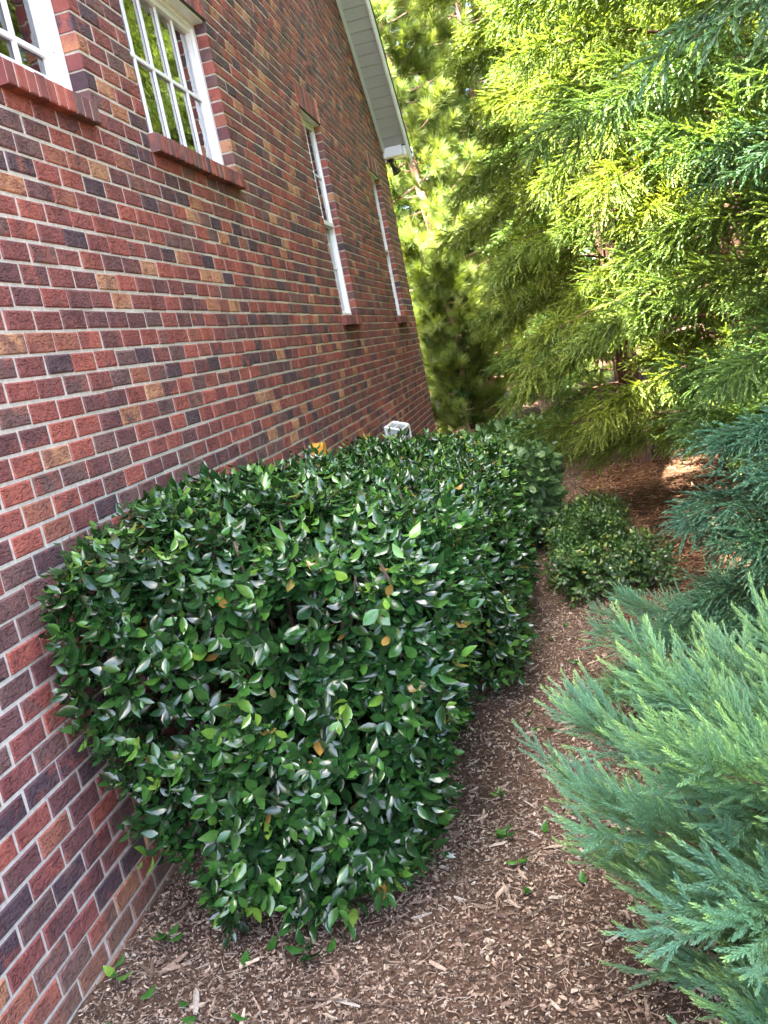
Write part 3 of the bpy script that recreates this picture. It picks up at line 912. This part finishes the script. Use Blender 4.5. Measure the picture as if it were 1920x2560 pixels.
def spray(main, side, spots, seed):
    """a shoot with side shoots: each entry of spots is (s, azimuth, angle, length)"""
    V, F, t = [main[0]], [main[1]], [main[2]]
    n = len(main[0])
    cx = main[3]
    for (s_, az, an, ln) in spots:
        d = np.array([[math.sin(an) * math.cos(az), math.sin(an) * math.sin(az), math.cos(an)]])
        Rm = frames(d, np.array([[1., 0, .3]]))[0]
        v = side[0] * ln @ Rm.T + np.array([cx * s_ * s_, 0, s_])
        V.append(v); F.append(side[1] + n); t.append(np.clip(s_ * .5 + side[2] * .6, 0, 1)); n += len(v)
    return np.concatenate(V), np.concatenate(F), np.concatenate(t)
UP = np.array([0, 0, 1.])
def conifer(name, label, cat, loc, H, R, z0, nlimb, nsec, nsh, tpl, sl, mat, seed, rise=.35, droop=.35, grav=.25, power=.6, group=None, low=None, spread=(.3, .8),
            sec=.42, lean=(0, 0), trunk_r=.1, face=None, limbs_from=None, sector=None):
    r = np.random.default_rng(seed)
    root = empty(name, loc, label, cat, group)
    loc = np.array(loc, float)
    tm = MB(); lm = MB()
    tp = np.linspace(0, 1, 8)[:, None]
    tm.tube(loc + tp * np.array([lean[0], lean[1], H]) + np.array([0, 0, -.05]) + .02 * np.sin(tp * 9) * np.array([1, .6, 0]), np.linspace(trunk_r, .012, 8), 8, cap=False)
    lm = tm
    P, D, Sx, G, B = [], [], [], [], []
    for i in range(nlimb):
        u = (i + r.random()) / nlimb
        z = z0 + (H - z0 - .1) * u ** 1.15
        az = i * 2.39996 + r.uniform(-.35, .35)
        if sector is not None and (math.cos(az - sector[0]) < math.cos(sector[1])) and r.random() < sector[2]: continue
        ln = max(.12, R * max(0, 1 - (z / H)) ** power * r.uniform(.72, 1.12))
        if low is not None: ln *= min(1, low[0] + (1 - low[0]) * max(0, z - z0) / low[1])
        h = np.array([math.cos(az), math.sin(az), 0])
        b = loc + np.array([lean[0], lean[1], 0]) * z / H + np.array([0, 0, z])
        rs = rise * (.6 + .8 * u) * r.uniform(.7, 1.3); dr = droop * r.uniform(.6, 1.3)
        fn = lambda t: b + h * ln * t + UP * ln * (rs * t - dr * t * t)
        pts = np.array([fn(t) for t in np.linspace(0, 1, 6)])
        lm.tube(pts, np.linspace(.012, .0012, 6) * (ln / 1.2 + .2), 5, cap=False)
        gl = r.random()
        for j in range(-2, nsec):
            t = .22 + .78 * (j + r.random() * .7) / nsec
            t = min(t, 1)
            if j < 0: t = (.35, .7)[j]
            p = fn(t); tg = norm(fn(min(1, t + .05)) - fn(t - .05))
            sgn = 1 if j % 2 else -1
            d2 = rot_about(tg, UP, sgn * r.uniform(.45, 1.05) * (1.05 - .75 * t))
            d2 = norm(d2 + UP * r.uniform(-.18, .30))
            l2 = ln * sec * (1.15 - .75 * t) * r.uniform(.7, 1.25) + .05
            if j < 0: d2 = tg; l2 = ln * .42
            for k in range(nsh):
                s = (k + r.random() * .8) / nsh
                q = p + d2 * l2 * s - UP * (grav * l2 * s * s * .5)
                rnd = r.normal(0, 1, 3)
                rnd -= d2 * rnd.dot(d2); rnd /= np.linalg.norm(rnd) + 1e-6
                sp_ = r.uniform(*spread) * (1.05 - .6 * s)
                dd = norm(d2 * math.cos(sp_) + rnd * math.sin(sp_) - UP * grav * r.uniform(.3, 1.0))
                P.append(q); D.append(dd); Sx.append(sl * r.uniform(.6, 1.2) * (1 - .25 * s)); G.append(.6 * gl + .4 * r.random()); B.append(r.random())
    tm.build('trunk', MT['trunk'], root, smooth=True)
    P, D, Sx, G, B = map(np.array, (P, D, Sx, G, B))
    ok = P[:, 2] > .02
    ok &= ~((P[:, 0] < .06) & (P[:, 1] < YC + .5))
    P, D, Sx, G, B = P[ok], D[ok], Sx[ok], G[ok], B[ok]
    bend = np.tile(np.array([0, 0, -1. if grav > .1 else 1.]), (len(P), 1)) + r.normal(0, .35, (len(P), 3))
    mb = MB(); mb.add(*place(tpl, frames(D, bend), P, Sx, G, B))
    mb.build('crown', mat, root)
    return root

def copy_tree(o, loc, rz, sc, label, group=None):
    c = o.copy(); COL.objects.link(c); c.location = loc; c.rotation_euler = (0, 0, rz); c.scale = (sc, sc, sc)
    c['label'] = label
    if group: c['group'] = group
    for ch in list(o.children):
        d = ch.copy(); COL.objects.link(d); d.parent = c
    return c

SH_NEAR = spray((*shoot_tpl(84, .095, .0085, .20, 44, 1, core=.0075), .20), shoot_tpl(40, .19, .017, .20, 44, 4, core=.015),
                [(.20, .3, .52, .44), (.32, 3.5, .5, .40), (.45, 1.7, .48, .34), (.57, 4.9, .45, .28)], 0)
SH_MID = spray((*shoot_tpl(22, .095, .023, .26, 32, 2, core=.020), .26), shoot_tpl(10, .19, .046, .26, 32, 5, core=.040),
               [(.30, .4, .65, .5), (.42, 3.4, .6, .46), (.56, 1.8, .6, .40)], 0)
SH_FAR = spray((*shoot_tpl(13, .11, .036, .26, 32, 3, core=.025), .26), shoot_tpl(6, .22, .07, .26, 32, 6, core=.05),
               [(.35, .4, .65, .5), (.5, 3.4, .6, .44)], 0)

conifer('young_cedar', 'blue green young cedar in the lower right foreground with pale fresh tips', 'conifer', (2.07, 1.78, 0), 0.66, .74, .04,
        50, 7, 6, SH_NEAR, .20, MT['blue'], 51, rise=.55, low=(.6, .3), droop=.10, grav=.02, power=.42, trunk_r=.025, sec=.42, spread=(.15, .55))
conifer('young_cedar', 'smaller young cedar behind the foreground one, low over the mulch', 'conifer', (2.02, 3.25, 0), 0.52, .56, .08,
        24, 7, 6, SH_NEAR, .13, MT['blue'], 52, rise=.4, droop=.15, grav=.02, power=.42, trunk_r=.02, sec=.40)
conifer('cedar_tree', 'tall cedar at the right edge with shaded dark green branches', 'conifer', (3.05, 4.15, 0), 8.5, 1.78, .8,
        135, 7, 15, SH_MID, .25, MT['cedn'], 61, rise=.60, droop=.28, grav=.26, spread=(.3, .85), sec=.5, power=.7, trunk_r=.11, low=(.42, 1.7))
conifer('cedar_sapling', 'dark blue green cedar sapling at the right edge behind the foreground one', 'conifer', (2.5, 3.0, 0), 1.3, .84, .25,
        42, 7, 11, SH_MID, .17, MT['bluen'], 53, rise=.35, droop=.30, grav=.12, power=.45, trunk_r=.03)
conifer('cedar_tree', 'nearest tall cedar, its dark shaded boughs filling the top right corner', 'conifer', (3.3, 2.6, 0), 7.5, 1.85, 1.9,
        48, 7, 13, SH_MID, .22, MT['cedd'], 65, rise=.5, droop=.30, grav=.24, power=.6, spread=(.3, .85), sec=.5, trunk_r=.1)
tb = conifer('cedar_tree', 'sunlit yellow green cedar behind the shaded one on the right', 'conifer', (2.95, 6.9, 0), 9.0, 1.72, .45,
        125, 8, 11, SH_MID, .29, MT['ced'], 62, rise=.45, droop=.35, grav=.42, power=.75, trunk_r=.11, low=(.92, .8))
tc = conifer('cedar_tree', 'sunlit cedar in the middle, left of the yellow green one', 'conifer', (2.35, 9.6, 0), 11, 1.72, 1.7,
        125, 8, 11, SH_FAR, .31, MT['ced'], 63, rise=.4, droop=.35, grav=.4, power=.75, trunk_r=.12)
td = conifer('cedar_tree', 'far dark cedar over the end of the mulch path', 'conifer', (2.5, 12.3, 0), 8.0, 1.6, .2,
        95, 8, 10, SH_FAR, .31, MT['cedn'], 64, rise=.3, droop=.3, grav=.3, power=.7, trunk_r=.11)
copy_tree(tc, (4.3, 9.0, 0), 3.3, 1.1, 'cedar in the second row behind the sunlit one', 'cedars of the second row')
copy_tree(tc, (4.4, 12.0, 0), 4.9, 1.1, 'cedar in the second row behind the sunlit one', 'cedars of the second row')
copy_tree(tc, (4.6, 6.0, 0), .7, 1.0, 'cedar in the second row behind the sunlit one', 'cedars of the second row')

# ------------------------------------------------------------------ pines
def tuft_tpl(n, seed):
    r = np.random.default_rng(seed)
    V, F, t = [], [], []
    for i in range(n):
        s = r.random()
        a = r.random() * 6.283; g = np.radians(r.uniform(18, 75) * (1.1 - .5 * s))
        rd = np.array([math.cos(a), math.sin(a), 0])
        d = np.array([0, 0, math.cos(g)]) + rd * math.sin(g)
        sd = np.array([-math.sin(a), math.cos(a), 0]) * .010
        p = np.array([0, 0, .55 * s]); l = r.uniform(.45, .62)
        k = len(V)
        V += [p - sd, p + sd, p + d * l * .6 + sd * .8 + rd * .01, p + d * l - UP * .05 * l]
        F.append((k, k + 1, k + 2, k + 3)); v = .35 + .65 * s; t += [v * .7, v * .7, v, v]
    return np.array(V), np.array(F), np.array(t)
TUFT = tuft_tpl(150, 5)

def pine(name, label, loc, H, R, z0, nlimb, ntuft, seed, lean=(0, 0), tr=.11, ts=.34, group=None):
    r = np.random.default_rng(seed)
    root = empty(name, loc, label, 'pine', group)
    loc = np.array(loc, float)
    tm = MB(); lm = MB()
    tp = np.linspace(0, 1, 14)[:, None]
    ctr = lambda t: loc + np.array([lean[0], lean[1], H]) * t + np.array([.10, .05, 0]) * np.sin(t * 7 + seed)
    tm.tube(ctr(tp) - [0, 0, .05], np.linspace(tr, .03, 14), 10, cap=False)
    lm = tm
    P, D = [], []
    for i in range(nlimb):
        u = (i + r.random()) / nlimb
        z = z0 + (H - z0) * u
        az = i * 2.39996 + r.uniform(-.4, .4)
        ln = R * (1 - .65 * u ** 1.5) * r.uniform(.55, 1.15)
        h = np.array([math.cos(az), math.sin(az), 0]); b = ctr(z / H)
        rs = r.uniform(.0, .5)
        fn = lambda t: b + h * ln * t + UP * ln * (rs * t * t - .12 * t)
        lm.tube(np.array([fn(t) for t in np.linspace(0, 1, 5)]), np.linspace(.02, .004, 5) * (ln / 1.5 + .3), 5, cap=False)
        for j in range(ntuft):
            t = .12 + .88 * (j + r.random()) / ntuft
            side = rot_about(h, UP, r.normal(0, .8))
            q = fn(t) + side * r.uniform(0, .38) * ln * (1.2 - t) + UP * r.normal(.03, .09)
            P.append(q); D.append(norm(side * .7 + UP * r.uniform(.2, .9) + r.normal(0, .2, 3)))
    tm.build('trunk', MT['pbark'], root, smooth=True)
    P, D = np.array(P), np.array(D)
    ok = ~((P[:, 0] < .15) & (P[:, 1] < YC + .5))
    P, D = P[ok], D[ok]
    mb = MB(); mb.add(*place(TUFT, frames(D, r.normal(0, 1, (len(P), 3))), P, ts * r.uniform(.75, 1.25, len(P)), r.random(len(P)), r.random(len(P))))
    mb.build('crown', MT['pine'], root)
    return root

pA = pine('pine_tree', 'young pine with pinkish trunk just beyond the house corner', (.72, 14.6, 0), 9.0, 1.5, .4, 105, 14, 71, (-1.1, .3))
pB = pine('pine_tree', 'pine with brown trunk right of the pinkish trunked one', (1.45, 16.2, 0), 11, 1.7, .5, 115, 14, 72, (-.6, .2))
pine('young_pine', 'short young pine with bluish tufts before the pinkish trunk', (.42, 13.4, 0), 2.9, .7, .2, 42, 11, 73, (-.2, 0), .05, .30)
bgp = 'pines far behind the house corner'
for k, (x, y, rz, sc) in enumerate([(-1.6, 19, 1, 1.5), (.3, 21.5, 2.4, 1.6), (2.4, 20.5, 4, 1.6), (-3.6, 23, .4, 1.7), (4.6, 18.5, 5.2, 1.5), (5.5, 24, 3, 1.7),
                                    (-5.6, 21, 2, 1.6), (7.6, 16, 2.2, 1.4), (8.2, 10.5, .9, 1.3)]):
    copy_tree(pB if k % 2 else pA, (x, y, 0), rz, sc, 'pale sunlit pine far behind the house corner and cedars', bgp)

# ------------------------------------------------------------------ broad-leaved trees and the wood behind
def broad(name, label, loc, H, R, z0, nclump, nl, L, seed, group=None):
    r = np.random.default_rng(seed)
    root = empty(name, loc, label, 'tree', group)
    loc = np.array(loc, float)
    tm = MB()
    tm.tube(loc + np.array([(0, 0, -.05), (.05, .02, H * .3), (.0, .1, H * .6), (.1, 0, H * .85)]), [.09, .07, .05, .02], 7, cap=False)
    cz = (H + z0) / 2
    C = r.normal(0, 1, (nclump, 3)); C = norm(C) * (r.random((nclump, 1)) ** .5)
    C = loc + np.array([0, 0, cz]) + C * np.array([R, R, (H - z0) / 2]) * .85
    for c in C[::3]:
        tm.tube([loc + np.array([0, 0, cz * .6]), (loc + c) / 2 + np.array([0, 0, cz * .2]), c], [.03, .02, .006], 5, cap=False)
    tm.build('trunk', MT['twig'], root, smooth=True)
    cr = r.uniform(.22, .48, nclump) * R * .75
    k = np.repeat(np.arange(nclump), nl)
    d = norm(r.normal(0, 1, (len(k), 3))) * (r.random((len(k), 1)) ** .4)
    P = C[k] + d * cr[k][:, None] * np.array([1, 1, .7])
    P = P[P[:, 2] > .05]
    P = P[~((P[:, 0] < .1) & (P[:, 1] < YC + .3))]
    n = len(P)
    Ld = norm(r.normal(0, 1, (n, 3)) + [0, 0, -.3]); Nn = r.normal(0, .6, (n, 3)) + [0, 0, 1]
    g = np.clip(r.normal(.5, .25, n), 0, 1)
    mb = MB(); mb.add(*place(LEAF3, leaf_frames(Ld, Nn), P, L * r.uniform(.7, 1.2, n), g, r.random(n)))
    mb.build('crown', MT['decid'], root, smooth=True)
    return root
bA = broad('broadleaf_tree', 'dark green leafy tree behind the house corner', (-.55, 15.8, 0), 4.8, 1.5, .6, 46, 130, .10, 81)
broad('leafy_bush', 'bright leafy bush at the foot of the house corner', (.35, 13.6, 0), 1.7, .6, .1, 26, 110, .075, 82)
gB = 'leafy trees behind the pines'
for k, (x, y, rz, sc) in enumerate([(-2.6, 17.5, 1, 1.2), (3.6, 15.5, 2, 1.1), (1.4, 18.5, 3.5, 1.3), (6.3, 13.5, .5, 1.3), (6.2, 8.2, 1.6, 1.3), (6.0, 4.2, 4, 1.3)]):
    copy_tree(bA, (x, y, 0), rz, sc, 'leafy green tree standing behind the pines and cedars', gB)

# far wood: a deep belt of clumps that reads as one mass
r = np.random.default_rng(99)
nc = 1100
ang = r.uniform(-1.15, 1.25, nc)
rad_ = r.uniform(30, 40, nc)
C = np.stack([1.5 + np.sin(ang) * rad_, np.cos(ang) * rad_, 18 * r.random(nc) ** 1.1], -1)
k = np.repeat(np.arange(nc), 46)
P = C[k] + r.normal(0, 1, (len(k), 3)) * np.array([.9, .9, .7])
P = P[P[:, 2] > .1]; n = len(P)
mb = MB(); mb.add(*place(LEAF3, leaf_frames(r.normal(0, 1, (n, 3)), r.normal(0, .6, (n, 3)) + [0, 0, 1]), P, .42 * r.uniform(.6, 1.2, n), np.clip(r.normal(.5, .25, n), 0, 1), r.random(n)))
tag(mb.build('distant_wood', MT['decid'], smooth=True), 'distant green wood closing the view behind all the trees', 'wood', kind='stuff')

# ------------------------------------------------------------------ mulch, fallen leaves, twigs, seedlings
def shard(seed):
    r = np.random.default_rng(seed)
    V = []
    for u, wv in zip((-.5, -.2, .2, .5), (r.uniform(.1, .5), 1, r.uniform(.7, 1), r.uniform(.05, .6))):
        o = r.normal(0, .12); z = r.normal(0, .35)
        V += [(u, o - .5 * wv, z - .3), (u, o + .5 * wv, z - .3), (u, o + .4 * wv, z + .5), (u, o - .4 * wv, z + .5)]
    F = [(4 * i + k, 4 * i + 4 + k, 4 * i + 4 + (k + 1) % 4, 4 * i + (k + 1) % 4) for i in range(3) for k in range(4)] + [(0, 1, 2, 3), (15, 14, 13, 12)]
    return np.array(V, float), np.array(F), np.zeros(16)
SHARDS = [shard(i) for i in range(7)]
bx, bf, _ = SHARDS[0]
r = np.random.default_rng(5)
mb = MB()
for (n, xa, xb, ya, yb_, s) in ((26000, .01, 1.9, 1.45, 2.9, 1.0), (20000, .01, 2.3, 2.9, 5.0, 1.15), (9000, .8, 2.0, 5.0, 9.5, 1.5)):
    x, y = r.uniform(xa, xb, n), r.uniform(ya, yb_, n)
    z = gz(x, y) + r.uniform(.0, .010, n)
    len_ = s * (.005 + .016 * r.random(n) ** 3); wid = len_ * r.uniform(.25, .7, n); th = s * r.uniform(.0015, .005, n)
    Nn = norm(r.normal(0, .38, (n, 3)) + UP)
    Rm = frames(Nn, r.normal(0, 1, (n, 3)))
    g = np.clip(r.beta(1.5, 1.9, n), 0, 1)
    for q in range(7):
        k_ = slice(q, n, 7)
        mb.add(*place(SHARDS[q], Rm[k_], np.stack([x, y, z], -1)[k_], np.stack([len_, wid, th], -1)[k_], g[k_], r.random(len(g[k_]))))
# straw-like needles and shreds between the chips
n = 9000
y = 1.5 + 5 * r.random(n) ** 1.7; x = r.uniform(.01, 1.95, n)
Nn = norm(r.normal(0, .25, (n, 3)) + UP)
mb.add(*place(SHARDS[3], frames(Nn, r.normal(0, 1, (n, 3))), np.stack([x, y, gz(x, y) + r.uniform(.004, .014, n)], -1),
              np.stack([r.uniform(.012, .045, n), r.uniform(.0012, .0028, n), r.uniform(.001, .002, n)], -1), r.uniform(.0, .9, n), r.random(n)))
# a few long bark splinters
n = 260
x, y = r.uniform(.05, 1.9, n), r.uniform(1.6, 4.2, n)
Nn = norm(r.normal(0, .2, (n, 3)) + UP)
mb.add(*place(SHARDS[5], frames(Nn, r.normal(0, 1, (n, 3))), np.stack([x, y, gz(x, y) + .008], -1),
              np.stack([r.uniform(.03, .085, n), r.uniform(.006, .014, n), r.uniform(.003, .008, n)], -1), r.uniform(.2, .95, n), r.random(n)))
tag(mb.build('mulch_chips', MT['chip']), 'brown bark mulch chips covering the ground along the path', 'mulch', kind='stuff')

n = 16000
mb = MB(); y = r.uniform(2.6, 9.5, n); x = 1.75 + 2.6 * r.random(n) ** 1.3
ln_ = r.uniform(.03, .11, n)
Nn = norm(r.normal(0, .2, (n, 3)) + UP)
mb.add(*place(SHARDS[2], frames(Nn, r.normal(0, 1, (n, 3))), np.stack([x, y, gz(x, y) + r.uniform(.003, .016, n)], -1),
              np.stack([ln_, ln_ * r.uniform(.05, .14, n), r.uniform(.002, .005, n)], -1), r.random(n), r.random(n)))
tag(mb.build('needle_litter', MT['litter']), 'reddish brown cedar litter on the ground under the right hand trees', 'litter', kind='stuff')

tw = [((.10, 2.30), (.34, 2.05), 'thin pale twig lying on mulch by the foot of the brick wall'),
      ((.62, 2.02), (.92, 1.98), 'thin straw coloured stick on the mulch at the bottom edge'),
      ((1.22, 2.28), (1.42, 2.40), 'dark curved twig on the mulch left of the young cedar'),
      ((.47, 2.32), (.56, 2.14), 'grey twig propped against the nearest hedge bush')]
for (a, b_, lab) in tw:
    mb = MB(); t = np.linspace(0, 1, 7)[:, None]
    a3, b3_ = np.array([*a, gz(*a) + .012]), np.array([*b_, gz(*b_) + .012])
    if 'propped' in lab: a3[2] += .16
    pts = a3 * (1 - t) + b3_ * t + r.normal(0, .004, (7, 3)) * np.array([1, 1, .3]) + np.array([.012, .01, 0]) * np.sin(t * 3.1)
    mb.tube(pts, np.linspace(.0032, .0018, 7), 5, cap=False)
    tag(mb.build('twig', MT['stem'], base=tuple((a3 + b3_) / 2), smooth=True), lab, 'twig')

leaf_me = MB(); leaf_me.add(*place(LEAF, np.eye(3)[None], np.zeros((1, 3)), np.array([.055]), np.array([.66]), np.array([.5])))
lme = leaf_me.mesh('fallen_leaf', MT['cam'], smooth=True)
spots = r.uniform(0, 1, (30, 2))
for i, (u, v) in enumerate(spots):
    y = 1.9 + 3.2 * v ** 1.4
    x = (.1 + .8 * u) if y < 2.25 else (1.12 + .45 * u)
    o = bpy.data.objects.new('fallen_leaf', lme); COL.objects.link(o)
    L3 = norm(np.array([r.normal(), r.normal(), .15])); N3 = norm(np.array([r.normal(0, .3), r.normal(0, .3), 1]))
    m3 = leaf_frames(L3[None], N3[None])[0]
    o.matrix_world = Matrix(m3.tolist()).to_4x4()
    o.location = (x, y, float(gz(x, y)) + .016)
    o.scale = (1, 1, 1)
    tag(o, 'loose green hedge leaf fallen on the brown mulch', 'leaf', 'fallen green leaves on the mulch')

# seedlings on the path and a low sprig by the hedge, larger pieces of bark
def seedling(loc, h, n, L, lab, mat='cam', tone=(.4, .93)):
    root = empty('seedling', (loc[0], loc[1], float(gz(*loc))), lab, 'seedling')
    b0 = np.array([loc[0], loc[1], float(gz(*loc))])
    mb = MB(); top = b0 + [r.normal(0, .01), r.normal(0, .01), h]
    mb.tube([b0 - [0, 0, .01], (b0 + top) / 2 + r.normal(0, .004, 3), top], [.0022, .002, .0012], 5)
    mb.build('stem', MT['stem'], root, smooth=True)
    a = np.arange(n) * 2.4 + r.random(); t = np.linspace(.45, 1, n)
    Ld = np.stack([np.cos(a), np.sin(a), r.uniform(.0, .5, n)], -1)
    T = b0 + (top - b0) * t[:, None]
    mb = MB(); mb.add(*place(LEAF, leaf_frames(Ld, np.tile(UP, (n, 1)) + r.normal(0, .25, (n, 3))), T, L * r.uniform(.7, 1.1, n), r.uniform(*tone, n), r.random(n)))
    mb.build('leaves', MT[mat], root, smooth=True)
seedling((1.17, 2.72), .05, 5, .045, 'tiny bright green seedling on the path beside the foreground cedar')
seedling((1.21, 2.55), .03, 3, .04, 'smallest seedling, flat on the path just below the bright one')
seedling((1.13, 3.02), .03, 4, .035, 'tiny seedling on the path nearest the hedge right side')
seedling((.055, 2.12), .06, 4, .055, 'dark green seedling at the foot of the brick wall')
seedling((.15, 2.30), .045, 5, .055, 'dark leafy seedling on mulch between wall and hedge base')
seedling((.62, 2.17), .07, 7, .06, 'low dark sprig sticking out of the mulch under the hedge front', tone=(.1, .5))
for (x, y, a, L, wdt, lab) in ((.20, 2.20, .9, .10, .028, 'broad pale piece of bark on the mulch near the wall'),
                               (.34, 2.03, 1.9, .085, .022, 'dark narrow piece of bark at the bottom of the mulch'),
                               (.45, 2.17, .3, .06, .02, 'small grey piece of bark in front of the hedge'),
                               (1.0, 2.13, 2.6, .055, .018, 'reddish piece of bark on the open mulch')):
    mb = MB(); z = float(gz(x, y)) + .012
    t = np.linspace(-.5, .5, 6); c_, s_ = math.cos(a), math.sin(a)
    V = []
    for i, u in enumerate(t):
        hw = wdt * (.5 - .35 * abs(u)) * r.uniform(.8, 1.15)
        for (o, dz) in ((-hw, .0), (0, .006), (hw, .0), (0, -.006)):
            V.append((x + u * L * c_ - o * s_, y + u * L * s_ + o * c_, z + dz + r.normal(0, .0012) + .01 * u))
    F = [(4 * i + k, 4 * i + (k + 1) % 4, 4 * i + 4 + (k + 1) % 4, 4 * i + 4 + k) for i in range(5) for k in range(4)] + [(0, 1, 2, 3), (20, 21, 22, 23)]
    mb.add(V, F, np.array([0, r.uniform(.25, .85), r.random()]))
    tag(mb.build('bark_piece', MT['chip'], base=(x, y, z)), lab, 'bark')
